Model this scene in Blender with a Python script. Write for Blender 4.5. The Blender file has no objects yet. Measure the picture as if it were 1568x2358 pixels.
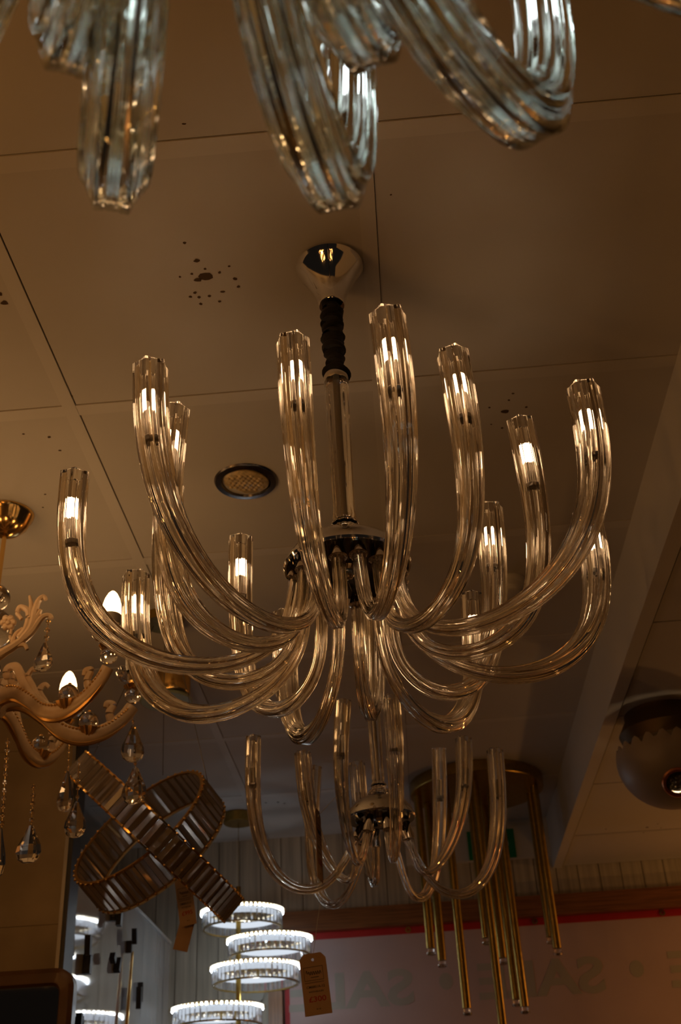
import bpy, bmesh, math, random
from mathutils import Vector, Matrix
random.seed(7)
S = bpy.context.scene
COL = S.collection
PI = math.pi
E = 1.55                                   # eye height above the shop floor
ZC = 1.5753 + E                            # underside of the upper ceiling
ZL = 1.35 + E                              # underside of the lowered ceiling on the right
YB = 5.40                                  # back wall
CR = Vector((0.99629, 0.07093, -0.04881)); CU = Vector((0.07914, -0.5311, 0.8436)); CF = Vector((-0.03391, 0.84433, 0.53474))
FPX = 2565.11

# ------------------------------------------------------------------ measuring helpers
def ray(u, v): return CF + CR*((u-784)/FPX) + CU*((1179-v)/FPX)
def aty(u, v, y): d = ray(u, v); p = d*(y/d.y); p.z += E; return p
def atz(u, v, z): d = ray(u, v); p = d*((z-E)/d.z); p.z = z; return p
def atx(u, v, x): d = ray(u, v); p = d*(x/d.x); p.z += E; return p

# ------------------------------------------------------------------ materials
def newmat(name):
    m = bpy.data.materials.new(name); m.use_nodes = True
    nt = m.node_tree; nt.nodes.clear()
    out = nt.nodes.new('ShaderNodeOutputMaterial')
    return m, nt, out
def pbr(name, col, rough=.5, metal=0., noise=0., nscale=20., stretch=(1, 1, 1), trans=0., ior=1.5, coat=0., bump=0., col2=None):
    m, nt, out = newmat(name)
    b = nt.nodes.new('ShaderNodeBsdfPrincipled')
    b.inputs['Roughness'].default_value = rough; b.inputs['Metallic'].default_value = metal
    b.inputs['Transmission Weight'].default_value = trans; b.inputs['IOR'].default_value = ior
    b.inputs['Coat Weight'].default_value = coat
    b.inputs['Base Color'].default_value = (*col, 1)
    if noise or bump:
        tc = nt.nodes.new('ShaderNodeTexCoord'); mp = nt.nodes.new('ShaderNodeMapping')
        mp.inputs['Scale'].default_value = stretch
        nz = nt.nodes.new('ShaderNodeTexNoise'); nz.inputs['Scale'].default_value = nscale; nz.inputs['Detail'].default_value = 4
        nt.links.new(tc.outputs['Object'], mp.inputs['Vector']); nt.links.new(mp.outputs['Vector'], nz.inputs['Vector'])
        if noise:
            mx = nt.nodes.new('ShaderNodeMix'); mx.data_type = 'RGBA'
            c2 = col2 or tuple(max(0, c*(1-noise)) for c in col)
            mx.inputs['A'].default_value = (*c2, 1); mx.inputs['B'].default_value = (*col, 1)
            rp = nt.nodes.new('ShaderNodeValToRGB'); rp.color_ramp.elements[0].position = .35; rp.color_ramp.elements[1].position = .65
            nt.links.new(nz.outputs['Fac'], rp.inputs['Fac']); nt.links.new(rp.outputs['Color'], mx.inputs['Factor'])
            nt.links.new(mx.outputs['Result'], b.inputs['Base Color'])
        if bump:
            bp = nt.nodes.new('ShaderNodeBump'); bp.inputs['Strength'].default_value = bump; bp.inputs['Distance'].default_value = .002
            nt.links.new(nz.outputs['Fac'], bp.inputs['Height']); nt.links.new(bp.outputs['Normal'], b.inputs['Normal'])
    nt.links.new(b.outputs['BSDF'], out.inputs['Surface'])
    return m
def glass(name, col, ior=1.5, rough=0.0):
    m, nt, out = newmat(name)
    g = nt.nodes.new('ShaderNodeBsdfGlass'); g.inputs['Color'].default_value = (*col, 1)
    g.inputs['IOR'].default_value = ior; g.inputs['Roughness'].default_value = rough
    nt.links.new(g.outputs['BSDF'], out.inputs['Surface'])
    return m
def emit(name, col, s):
    m, nt, out = newmat(name)
    e = nt.nodes.new('ShaderNodeEmission'); e.inputs['Color'].default_value = (*col, 1); e.inputs['Strength'].default_value = s
    nt.links.new(e.outputs['Emission'], out.inputs['Surface'])
    return m
WARM = (1.0, .66, .34)
M = dict(
    ceil=pbr('painted_ceiling_tile', (.74, .71, .66), .6, noise=.05, nscale=3),
    bar=pbr('painted_ceiling_bar', (.78, .75, .70), .5),
    hole=pbr('drilled_hole', (.10, .06, .03), .9),
    gap=pbr('void_above_tiles', (.03, .025, .02), .9),
    scuff=pbr('plaster_scuff', (.60, .56, .50), .8),
    glass=glass('clear_glass', (1, .985, .955), 1.48),
    coolglass=glass('clear_green_tinted_glass', (.975, 1, .985), 1.48),
    bulb=emit('warm_led', (1.0, .62, .34), 78),
    coolbulb=emit('cool_led', (.90, .955, 1.0), 11),
    flame=emit('candle_bulb_warm', (1.0, .55, .22), 12.5),
    ring=emit('white_led_strip', (.80, .90, 1.0), 14),
    ringband=emit('white_led_diffuser', (.82, .90, 1.0), .85),
    chrome=pbr('polished_chrome', (.80, .79, .78), .06, 1),
    darkchrome=pbr('dark_chrome', (.20, .19, .19), .22, 1),
    nickel=pbr('nickel_socket', (.30, .28, .26), .28, 1),
    black=pbr('black_cloth', (.012, .010, .009), .9, noise=.4, nscale=300, bump=.3),
    blackglass=pbr('black_mirror_plate', (.012, .011, .011), .04, coat=.6),
    blackmetal=pbr('black_metal', (.02, .019, .018), .45),
    gold=pbr('polished_gold', (.85, .56, .20), .16, 1),
    brass=pbr('brushed_brass', (.42, .28, .07), .32, 1, noise=.2, nscale=60),
    bronze=pbr('dark_bronze', (.10, .055, .015), .5, .6),
    cream=pbr('cream_lacquer_arm', (.80, .60, .40), .32, 0, noise=.12, nscale=40),
    gilt=pbr('gilt_edge', (.72, .43, .15), .3, .8),
    crystal=glass('cut_crystal', (1, .99, .97), 1.6),
    band=pbr('crystal_prism', (.95, .96, 1), .12, trans=.75, ior=1.45),
    prism=pbr('clear_crystal_prism', (.97, .98, 1), .10, trans=.92, ior=1.5),
    smoked=pbr('champagne_crystal_prism', (.52, .43, .35), .12, trans=.72, ior=1.45),
    white=pbr('white_plastic', (.72, .70, .66), .4),
    wall=pbr('striped_panel_wall', (.64, .575, .44), .55, noise=.35, nscale=5, stretch=(9, 9, .35)),
    wallgroove=pbr('panel_groove', (.28, .24, .17), .7),
    part=pbr('mirror_display_board', (.80, .81, .83), .05, .6, noise=.06, nscale=4, stretch=(4, 4, .5)),
    marble=pbr('polished_beige_marble', (.40, .30, .18), .12, noise=.3, nscale=4, coat=.4),
    wood=pbr('varnished_wood', (.33, .13, .045), .35, noise=.45, nscale=6, stretch=(1, 8, 30)),
    woodv=pbr('varnished_wood_post', (.40, .20, .09), .35, noise=.4, nscale=6, stretch=(20, 8, 1)),
    mirrorframe=pbr('dark_walnut_frame', (.16, .075, .03), .3, noise=.4, nscale=8),
    mirror=pbr('mirror_glass', (.50, .50, .50), .03, 1),
    banner=pbr('pink_white_vinyl', (.66, .49, .45), .55, noise=.08, nscale=3),
    bannerred=pbr('red_vinyl', (.55, .02, .02), .5),
    bannerletter=pbr('grey_show_through_letters', (.485, .45, .37), .6),
    green=pbr('exit_green', (.0, .22, .09), .5),
    signwhite=pbr('sign_white', (.62, .62, .58), .5),
    card=pbr('kraft_card', (.44, .285, .17), .75, noise=.08, nscale=30),
    cardtop=pbr('kraft_card_top', (.46, .24, .08), .75),
    ink=pbr('black_ink', (.07, .05, .04), .8),
    redink=pbr('red_ink', (.36, .03, .02), .8),
    palegreen=pbr('pale_green_glass_plate', (.56, .68, .52), .25, trans=.25),
    dome=pbr('grey_brown_globe', (.46, .38, .31), .45, noise=.08, nscale=12),
    ledface=pbr('honeycomb_led_lens', (.85, .66, .34), .3, noise=.45, nscale=70),
    copper=pbr('copper_ring', (.75, .30, .14), .25, 1),
    floor=pbr('shop_floor', (.16, .11, .075), .5, noise=.3, nscale=2),
)

# ------------------------------------------------------------------ mesh building
class MB:
    def __init__(s): s.v = []; s.f = []; s.m = []; s.mi = 0
    def add(s, vs, fs):
        o = len(s.v); s.v += [tuple(v) for v in vs]
        for f in fs: s.f.append([i+o for i in f]); s.m.append(s.mi)
        return s
    def box(s, a, b, T=None):
        x0, y0, z0 = a; x1, y1, z1 = b
        vs = [Vector(p) for p in ((x0, y0, z0), (x1, y0, z0), (x1, y1, z0), (x0, y1, z0), (x0, y0, z1), (x1, y0, z1), (x1, y1, z1), (x0, y1, z1))]
        if T: vs = [T @ p for p in vs]
        return s.add(vs, [(0, 3, 2, 1), (4, 5, 6, 7), (0, 1, 5, 4), (1, 2, 6, 5), (2, 3, 7, 6), (3, 0, 4, 7)])
    def lathe(s, prof, n=32, T=None, lobes=0, amp=0., close=False):
        vs = []; fs = []
        for r, z in prof:
            for k in range(n):
                a = 2*PI*k/n; rr = r*(1+amp*math.cos(lobes*a)) if lobes else r
                p = Vector((rr*math.cos(a), rr*math.sin(a), z)); vs.append(T @ p if T else p)
        L = len(prof)
        for i in range(L if close else L-1):
            j = (i+1) % L
            for k in range(n):
                q = (k+1) % n; fs.append((i*n+k, i*n+q, j*n+q, j*n+k))
        if not close:
            if prof[0][0] > 1e-5: fs.append(tuple(reversed(range(n))))
            if prof[-1][0] > 1e-5: fs.append(tuple((L-1)*n+k for k in range(n)))
        return s.add(vs, fs)
    def tube(s, pts, rad, n=10, flat=1.0, up=Vector((0, 0, 1))):
        pts = [Vector(p) for p in pts]; vs = []; fs = []; L = len(pts)
        for i, p in enumerate(pts):
            t = (pts[min(i+1, L-1)]-pts[max(i-1, 0)]).normalized()
            a = t.cross(up)
            a = t.cross(Vector((1, 0, 0))) if a.length < 1e-3 else a
            a.normalize(); b = a.cross(t).normalized()
            r = rad[i] if isinstance(rad, (list, tuple)) else rad
            for k in range(n):
                q = 2*PI*k/n; vs.append(p + a*(r*flat*math.cos(q)) + b*(r*math.sin(q)))
        for i in range(L-1):
            for k in range(n):
                q = (k+1) % n; fs.append((i*n+k, i*n+q, (i+1)*n+q, (i+1)*n+k))
        fs.append(tuple(reversed(range(n)))); fs.append(tuple((L-1)*n+k for k in range(n)))
        return s.add(vs, fs)
    def ball(s, c, r, n=12, m=8, sz=1.0):
        prof = [(r*math.sin(PI*i/m) if 0 < i < m else 1e-6, -r*sz*math.cos(PI*i/m)) for i in range(m+1)]
        return s.lathe(prof, n, Matrix.Translation(c))
    def mesh(s, name, mats, smooth=True):
        me = bpy.data.meshes.new(name); me.from_pydata(s.v, [], s.f)
        for m in (mats if isinstance(mats, (list, tuple)) else [mats]): me.materials.append(m)
        me.polygons.foreach_set('material_index', s.m)
        me.polygons.foreach_set('use_smooth', [smooth]*len(me.polygons))
        bm = bmesh.new(); bm.from_mesh(me); bmesh.ops.recalc_face_normals(bm, faces=bm.faces); bm.to_mesh(me); bm.free()
        me.update()
        if smooth:
            try: me.set_sharp_from_angle(angle=math.radians(38))
            except Exception: pass
        return me
    def build(s, name, mats, parent=None, smooth=True, origin=None):
        """Vertices are given in world space; they are stored relative to the parent chain (or to origin)."""
        o0 = origin if origin is not None else (wloc(parent) if parent else None)
        if o0 is not None: s.v = [tuple(Vector(v)-o0) for v in s.v]
        o = bpy.data.objects.new(name, s.mesh(name, mats, smooth)); COL.objects.link(o)
        if parent: o.parent = parent
        elif origin is not None: o.location = origin
        return o
def wloc(o):
    p = Vector(o.location)
    while o.parent: o = o.parent; p += Vector(o.location)
    return p
def tag(o, label=None, cat=None, group=None, kind=None):
    for k, v in (('label', label), ('category', cat), ('group', group), ('kind', kind)):
        if v: o[k] = v
    return o
def empty(name, loc, label, cat, group=None):
    o = bpy.data.objects.new(name, None); COL.objects.link(o); o.location = loc; o.empty_display_size = .05
    return tag(o, label, cat, group)
def struct(name, mb, mats, smooth=False, label=None):
    return tag(mb.build(name, mats, None, smooth), label, None, None, 'structure')
def spline(pts, n=8):
    p = [Vector(q) for q in pts]; p = [2*p[0]-p[1]] + p + [2*p[-1]-p[-2]]; o = []
    for i in range(1, len(p)-2):
        a, b, c, d = p[i-1:i+3]
        for k in range(n):
            t = k/n
            o.append(.5*(2*b+(c-a)*t+(2*a-5*b+4*c-d)*t*t+(3*b-a-3*c+d)*t**3))
    o.append(p[-2]); return o
def frame(o, z, x=None):
    """Matrix at o whose z axis is z."""
    z = Vector(z).normalized(); x = Vector(x) if x else (Vector((1, 0, 0)) if abs(z.x) < .9 else Vector((0, 1, 0)))
    y = z.cross(x).normalized(); x = y.cross(z).normalized()
    m = Matrix((x, y, z)).transposed().to_4x4(); m.translation = o; return m
def textmesh(txt, size, offset=0., extrude=0.):
    cu = bpy.data.curves.new('lettering', 'FONT'); cu.body = txt; cu.size = size; cu.offset = offset; cu.extrude = extrude
    cu.align_x = 'CENTER'; cu.align_y = 'CENTER'; cu.resolution_u = 4
    ob = bpy.data.objects.new('lettering', cu); COL.objects.link(ob)
    dg = bpy.context.evaluated_depsgraph_get(); me = bpy.data.meshes.new_from_object(ob.evaluated_get(dg))
    vs = [v.co.copy() for v in me.vertices]; fs = [tuple(p.vertices) for p in me.polygons]
    bpy.data.objects.remove(ob); bpy.data.meshes.remove(me); bpy.data.curves.remove(cu)
    return vs, fs

# ------------------------------------------------------------------ the room
XB = .687                                   # line where the lowered ceiling begins
xs = [-.662 - .70*k for k in range(5, 0, -1)] + [-.662, .039, XB]
ys = [1.257 + .694*k for k in range(-4, 6)] + [YB]
cb = MB()
for i in range(len(xs)-1):
    for j in range(len(ys)-1):
        x0, x1, y0, y1 = xs[i]+(.0012 if i == 6 else .003), xs[i+1]-.030, ys[j]+.036, ys[j+1]-.0035
        if i == len(xs)-2: x1 = XB
        if j == len(ys)-2: y1 = YB
        if y1 - y0 > .05: cb.box((x0, y0, ZC), (x1, y1, ZC+.012))
cb.mi = 1; cb.box((xs[0]-.03, ys[0]-.1, ZC+.03), (XB+.2, YB, ZC+.05)); cb.mi = 0
# drill holes left by former lamps (position by the tile they are in, radius in metres)
def holes(mb, lst, z):
    for u, v, r, e in lst:
        c = atz(u, v, z); n = 9; a0 = random.random()*6
        ring = [(c.x + r*e*math.cos(a0+2*PI*k/n)*(1+.25*random.uniform(-1, 1)), c.y + r*math.sin(a0+2*PI*k/n)*(1+.25*random.uniform(-1, 1)), z-.0006) for k in range(n)]
        mb.add(ring, [tuple(reversed(range(n)))])
cb.mi = 2
def crop(ox, oy, k, l): return [(ox+x/k, oy+y/k, r, e) for x, y, r, e in l]
holes(cb, crop(380, 540, 7.84, [(350, 145, .0036, 1), (575, 470, .0048, 1.3), (725, 618, .003, 1), (735, 750, .0105, 1.25), (585, 815, .0055, 1.5), (485, 705, .003, 1), (268, 763, .0028, 1), (985, 683, .0033, 1), (1158, 568, .0026, 1), (1262, 800, .0042, 1), (1326, 938, .0034, 1), (540, 1045, .0036, 1), (455, 1120, .0034, 1), (615, 1130, .0036, 1), (800, 1105, .0034, 1), (1040, 1030, .0033, 1.5), (982, 1205, .0034, 1), (645, 1248, .0036, 1)]), ZC)
holes(cb, [(1168, 125, .0055, 1), (1028, 184, .0028, 1), (1164, 111, .0022, 1.4), (900, 448, .002, 1), (1163, 947, .0085, 1.3), (1127, 938, .003, 1), (1172, 921, .003, 1), (1181, 906, .0028, 1.2), (1212, 937, .0035, 1), (1156, 985, .0032, 1), (1131, 977, .0022, 1), (10, 697, .0062, 1.2), (0, 677, .005, 1), (54, 999, .0028, 1.2), (113, 1006, .0042, 1.1), (138, 1037, .0034, 1.1), (104, 1138, .003, 1), (99, 1168, .0028, 1), (15, 1236, .003, 1), (165, 911, .004, .7), (424, 285, .002, 2)], ZC)
holes(cb, [(612, 1848, .006, 1), (640, 1847, .006, 1), (655, 1850, .005, 1.2)], ZC)
struct('ceiling', cb, [M['ceil'], M['gap'], M['hole']])
n = 1
for i in range(1, len(xs)-1):
    struct('trim_%d' % n, MB().box((xs[i]-.030, ys[0], ZC-.0015), (xs[i], YB, ZC+.004)), M['bar']); n += 1
for j in range(1, len(ys)-1):
    struct('trim_%d' % n, MB().box((xs[0], ys[j], ZC-.0008), (XB, ys[j]+.036, ZC+.004)), M['bar']); n += 1
# lowered ceiling, its drop face and edge trim
lb = MB(); ly = [.1, .78, 1.45, 2.13, 2.83, 3.52, 4.21, 4.90, YB]; lx = [XB+.045, 1.42, 2.12, 2.82, 3.5]
for i in range(len(lx)-1):
    for j in range(len(ly)-1): lb.box((lx[i]+.003, ly[j]+.004, ZL), (lx[i+1]-.003, ly[j+1]-.004, ZL+.012))
lb.mi = 1; lb.box((XB+.012, ly[0], ZL+.025), (3.5, YB, ZL+.04)); lb.mi = 2
holes(lb, [(1490, 1905, .006, 1.2), (1515, 1897, .004, 1), (1522, 1906, .004, 1), (1482, 1917, .004, 1), (1395, 1909, .004, 1)], ZL)
struct('ceiling_2', lb, [M['ceil'], M['gap'], M['hole']])
struct('beam', MB().box((XB, ly[0], ZL-.006), (XB+.012, YB, ZC+.03)), M['bar'])
struct('trim_%d' % n, MB().box((XB+.012, ly[0], ZL-.006), (XB+.042, YB, ZL+.004)), M['bar']); n += 1
# back wall of vertical panels
wb = MB(); x = -3.2
while x < 3.5:
    wb.box((x+.002, YB, E-1.5), (x+.098, YB+.02, ZC+.03)); x += .10
wb.mi = 1; wb.box((-3.2, YB+.012, E-1.5), (3.6, YB+.05, ZC+.03))
struct('wall_back', wb, [M['wall'], M['wallgroove']])
struct('floor', MB().box((-4.2, -3, -.02), (3.6, YB+.05, 0)), M['floor'])
# boxed bulkhead above the exit sign
a = aty(1062, 1900, YB-.03); b = aty(1238, 1972, YB-.03)
struct('trim_%d' % n, MB().box((.0, YB-.03, b.z), (XB, YB, ZC)), M['bar']); n += 1
# wooden header and post round the shop window that carries the banner
zt, zb = 1.212+E, 1.121+E
hx0 = aty(652, 2140, YB-.06).x
struct('trim_%d' % n, MB().box((hx0-.03, YB-.06, zb), (3.4, YB, zt)), M['wood']); n += 1
px0, px1 = aty(618, 2320, YB-.05).x, aty(650, 2320, YB-.05).x
struct('trim_%d' % n, MB().box((px0, YB-.05, 0), (px1, YB, zb)), M['woodv']); n += 1
# white display board wall on the left, carrying wall lamps
XP = -1.127; zpt = 1.1153+E
struct('wall_left', MB().box((XP-.03, 3.80, 0), (XP, YB, zpt)), M['part'])
struct('trim_%d' % n, MB().box((XP-.032, 3.80, zpt), (XP+.006, YB, zpt+.012)), M['white']); n += 1
# marble pier in front of it, metal corner strip
xe = aty(146, 2000, 3.69).x
pm = MB(); z = 0
while z < ZC:
    pm.box((-3.0, 3.70, z+.0015), (xe, 3.79, min(z+.6, ZC)-.0015)); z += .6
pm.box((-3.0, 3.704, 0), (xe-.004, 3.79, ZC))
struct('wall_pier', pm, M['marble'])
struct('trim_%d' % n, MB().box((xe, 3.685, 0), (xe+.012, 3.79, ZC)), M['nickel']); n += 1
struct('trim_%d' % n, MB().box((xe+.012, 3.69, 0), (xe+.026, 3.79, ZC)), M['blackmetal']); n += 1

# ------------------------------------------------------------------ fluted glass arms
def section(R, k, amp, sharp, n=120, lobes=6):
    out = []
    for i in range(n):
        a = 2*PI*i/n; q = (a*lobes/(2*PI)) % 1.0; dlt = min(q, 1-q)
        rdg = math.exp(-(dlt/sharp)**2)
        out.append((R*(1-amp+amp*rdg + k*math.cos(lobes*5*a)), a))
    return out
def arm_frames(prof, n):
    c = spline([(r, 0, z) for r, z in prof], 16); c0 = c[0]; c = [p-c0 for p in c]
    for _ in range(60): c = [c[0]] + [(c[i-1]+2*c[i]+c[i+1])/4 for i in range(1, len(c)-1)] + [c[-1]]
    c = c[::max(1, 16//n)]; fr = []
    for i, p in enumerate(c):
        t = (c[min(i+1, len(c)-1)]-c[max(i-1, 0)]).normalized()
        fr.append((p, Vector((0, 1, 0)), t.cross(Vector((0, 1, 0))).normalized(), t))
    return fr
TAPER = [(0, .44), (.2, .44), (.37, .53), (.49, .66), (.70, .86), (.82, .96), (.9, 1), (1.01, 1)]
TAPER_FULL = [(0, .44), (.06, .60), (.2, .74), (.4, .93), (.5, 1), (1.01, 1)]
def taper(t, tab=TAPER):
    for (a, x), (b, y) in zip(tab, tab[1:]):
        if t <= b: return x+(y-x)*(t-a)/(b-a)
def glass_arm_mesh(prof, R, n=8, sec=120, name='glass_arm', mat=None, wall=.66, tab=TAPER):
    fr = arm_frames(prof, n); so = section(R, .013, .16, .20, sec); si = section(R*wall, 0, -.10, .26, sec)
    vs = []; fs = []; L = len(fr)
    for lay in (so, si):
        for i, (p, a, b, t) in enumerate(fr):
            k_ = taper(i/(L-1), tab)
            for r, q in lay: vs.append(p + (a*(r*math.cos(q)) + b*(r*math.sin(q)))*k_)
    N = sec
    for i in range(L-1):
        for k in range(N):
            q = (k+1) % N
            fs.append((i*N+k, (i+1)*N+k, (i+1)*N+q, i*N+q))
            o = L*N; fs.append((o+i*N+k, o+i*N+q, o+(i+1)*N+q, o+(i+1)*N+k))
    o = L*N
    for k in range(N):
        q = (k+1) % N
        fs.append((k, q, o+q, o+k)); e = (L-1)*N
        fs.append((e+k, o+e+k, o+e+q, e+q))
    mb = MB().add(vs, fs)
    return mb.mesh(name, mat or M['glass'])
def along(prof, s):
    """Point and direction on an arm, s metres back from its open end (arm coordinates)."""
    fr = arm_frames(prof, 16); d = 0
    for i in range(len(fr)-1, 0, -1):
        l = (fr[i][0]-fr[i-1][0]).length
        if d+l >= s:
            return fr[i][0].lerp(fr[i-1][0], (s-d)/l), fr[i][3]
        d += l
def bulb_mesh(prof, mat, name='led_bulb', k=1.0):
    p, t = along(prof, .082*k); T = frame(p, t)
    pr = [(.0052*k, 0)]
    for i in range(8):
        z = .002+i*.0042
        pr += [(.0074*k, z*k), (.0084*k, (z+.0014)*k), (.0084*k, (z+.0028)*k)]
    pr += [(.0052*k, .0365*k), (.0030*k, .039*k), (1e-6, .0395*k)]
    return MB().lathe(pr, 14, T).mesh(name, mat)
def socket_mesh(prof, k=1.0):
    p, t = along(prof, .131*k); T = frame(p, t, (0, 1, 0)); mb = MB()
    mb.lathe([(.0062*k, .006*k), (.0062*k, .044*k), (.0056*k, .049*k), (1e-6, .049*k)], 16, T)
    mb.lathe([(1e-6, 0), (.0092*k, 0), (.0105*k, .002*k), (.0105*k, .007*k), (.0085*k, .009*k), (1e-6, .009*k)], 20, T)
    for q in (-1, 1):
        mb.lathe([(1e-6, -.007*k), (.0028*k, -.007*k), (.0028*k, -.003*k), (.0022*k, -.003*k), (.0022*k, .001*k)], 8, T @ Matrix.Translation((q*.0052*k, 0, 0)))
    return mb.mesh('lamp_socket', M['nickel'])
def cap_mesh(prof, R):
    fr = arm_frames(prof, 16); t = fr[3][3]; T = frame(Vector((0, 0, 0)), -t)
    return MB().lathe([(1e-6, .034), (.008, .033), (.0098, .030), (.0105, .012), (.0125, .002), (R*.57, -.006), (R*.60, -.009), (R*.5, -.010), (.008, -.008)], 28, T).mesh('chrome_cap', M['chrome'])

P1 = [[.08445, -.00035], [.10564, -.1171], [.20329, -.16951], [.32049, -.15809], [.40856, -.08533], [.44389, .02832], [.44989, .15531]]
P2 = [[.08341, -.00222], [.09352, -.12589], [.18219, -.16556], [.27334, -.11867], [.30906, -.00946], [.31672, .11446], [.31388, .23808]]
Q1 = [[.05807, -.02394], [.1255, -.13535], [.21159, -.14641], [.27806, -.0687], [.30641, .06744], [.30515, .23971]]
Q2 = [[.06699, -.02391], [.08927, -.11172], [.13505, -.09376], [.18457, -.01131], [.21559, .10222], [.2227, .23238]]
RA = .0255
KIT = {}
def kit(prof, key, R, gm, bm, lit=True, n=8, sec=120):
    if key not in KIT:
        KIT[key] = (glass_arm_mesh(prof, R, n, sec, mat=gm, tab=TAPER_FULL if key[0] == 'f' else TAPER), bulb_mesh(prof, bm) if lit else None, socket_mesh(prof), cap_mesh(prof, R))
    return KIT[key]
def put_arm(root, prof, key, R, gm, bm, ph, tw, lit=True, n=8, sec=120):
    me = kit(prof, key, R, gm, bm, lit, n, sec)
    o = bpy.data.objects.new('glass_arm', me[0]); COL.objects.link(o); o.parent = root
    r0, z0 = prof[0]
    o.matrix_local = Matrix.Rotation(ph, 4, 'Z') @ Matrix.Translation((r0, 0, z0)) @ Matrix.Rotation(tw[0], 4, 'Z') @ Matrix.Rotation(tw[2], 4, 'X') @ Matrix.Rotation(-tw[1], 4, 'Y')
    for nm, m in (('led_bulb', me[1]), ('lamp_socket', me[2]), ('chrome_cap', me[3])):
        if m is None: continue
        c = bpy.data.objects.new(nm, m); COL.objects.link(c); c.parent = o
    return o
def hub_and_rod(root, k, zrodtop, zchaintop, zcan):
    """Chrome dome with mirrored underside, crystal base, clear rod, cloth-covered chain and cone canopy; z relative to the hub."""
    c = wloc(root)
    T = Matrix.Translation(c)
    R = .103*k
    MB().lathe([(1e-6, .0135), (R*.97, .0125), (1e-6, .0115)][:2]+[(R*.97, .0150), (1e-6, .0150)], 64, T).build('hub_plate', M['blackglass'], root)
    MB().lathe([(R*.975, .0155), (R*.975, .012), (R, .012), (R*1.02, .016), (R*1.0, .021), (R*.92, .036), (R*.78, .050), (R*.55, .062), (R*.30, .069), (R*.20, .071), (1e-6, .0715), (1e-6, .0155)], 64, T).build('hub_dome', M['chrome'], root)
    MB().lathe([(1e-6, -.006), (.006*k, -.005), (.011*k, .0), (.012*k, .008), (.02*k, .013), (.02*k, .018), (1e-6, .018)], 24, T).build('hub_finial', M['chrome'], root)
    MB().lathe([(1e-6, .0715), (.030*k, .0715), (.034*k, .077), (.031*k, .082), (.024*k, .086), (.021*k, .092), (.024*k, .096), (.020*k, .103), (1e-6, .103)], 24, T, 12, .05).build('crystal_base', M['crystal'], root)
    MB().lathe([(1e-6, .103), (.017*k, .103), (.019*k, .112), (.0175*k, .13), (.0205*k, zrodtop-.035), (.022*k, zrodtop-.012), (.017*k, zrodtop-.004), (1e-6, zrodtop-.004)], 32, T, 8, .045).build('glass_rod', M['glass'], root)
    MB().lathe([(1e-6, .104), (.003, .104), (.003, zrodtop-.004), (1e-6, zrodtop-.004)], 10, T).build('inner_tube', M['nickel'], root)
    MB().lathe([(.012*k, zrodtop-.016), (.021*k, zrodtop-.012), (.0235*k, zrodtop-.004), (.021*k, zrodtop+.004), (1e-6, zrodtop+.005)], 32, T).build('rod_collar', M['chrome'], root)
    return c, T

# --- the lit chandelier in the middle
C0 = Vector((-.05746, 1.58475, .87972+E))
TW = [[-.04293, .00278, .04073], [-.03588, .00443, .03689], [-.01053, .03334, -.02812], [.04569, .02744, -.00745], [.03008, -.01427, .04841], [.12008, .01093, .01514], [.08483, -.01247, .00682], [-.006, .02774, -.02452],
      [-.0203, .01506, .0266], [.02441, .01263, .01459], [-.01188, .00691, .04602], [.00645, -.04342, .05787], [.05395, -.00524, .03197], [.10245, -.02549, .01448], [-.02683, .00523, .00399], [-.14075, .03431, .01501]]
main = empty('glass_arm_chandelier', C0, 'lit chandelier of sixteen curved clear glass arms on a black covered chain', 'chandelier', 'glass arm chandeliers in a row')
for i in range(8): put_arm(main, P1, 'a', RA, M['glass'], M['bulb'], 4.1732970+i*PI/4, TW[i])
for i in range(8): put_arm(main, P2, 'b', RA, M['glass'], M['bulb'], 4.5817613+i*PI/4, TW[8+i])
def canopy_and_chain(root, c, T, zrod, zch, zcan, k=1.0):
    # cloth sleeve gathered over the chain: bulges as it winds round the links
    pts = []; rad = []; L = 40; z0 = zrod+.004
    for i in range(L+1):
        t = i/L; z = z0+(zch-z0)*t
        w = .0016*math.sin(t*34)
        pts.append(c+Vector((w, .6*w, z)))
        rad.append(k*(.0195+.0030*math.sin(t*38+1.0)+.0015*math.sin(t*91)+(.0045*math.exp(-(t/.06)**2))-(.0055*math.exp(-((t-.17)/.07)**2))))
    MB().tube(pts, rad, 20).build('chain_sleeve', M['black'], root)
    MB().lathe([(1e-6, zch-.004), (.024*k, zch-.006), (.026*k, zch-.003), (.026*k, zch+.003), (.034*k, zch+.03), (.051*k, zch+.070), (.060*k, zcan-.019), (.063*k, zcan-.013), (.066*k, zcan-.007), (.064*k, zcan-.0005), (1e-6, zcan-.0005)], 56, T).build('canopy', M['chrome'], root)
c, T = hub_and_rod(main, 1.0, 1.2952-.87972, 0, 0)
canopy_and_chain(main, c, T, 1.2952-.87972, 1.4744-.87972, ZC-C0.z)

# --- the nearest chandelier, cool white, of which only the lower arms reach into view
CFR = Vector((-.05834, .19423, .77026+E))
front = empty('glass_arm_chandelier', CFR, 'cool white glass chandelier at the top, only its curved arm bottoms in view', 'chandelier', 'glass arm chandeliers in a row')
FP = [1.88236, 1.44014, 1.04596, 1.28397, 2.03824]; FT = [[-.0011, .01096], [-.01159, .04099], [-.01149, .04416], [-.00233, .01374], [-.00481, -.04716]]
for i in range(5):
    pr, key = (P1, 'fa') if i < 3 else (P2, 'fb')
    put_arm(front, pr, key, RA, M['coolglass'], M['coolbulb'], FP[i], (0, FT[i][0], FT[i][1]))
for ph in (.685, 2.285): put_arm(front, P1, 'fa', RA, M['coolglass'], M['coolbulb'], ph, (0, 0, 0))
c, T = hub_and_rod(front, 1.0, .46, 0, 0)
canopy_and_chain(front, c, T, .46, .66, ZC-CFR.z)

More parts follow.
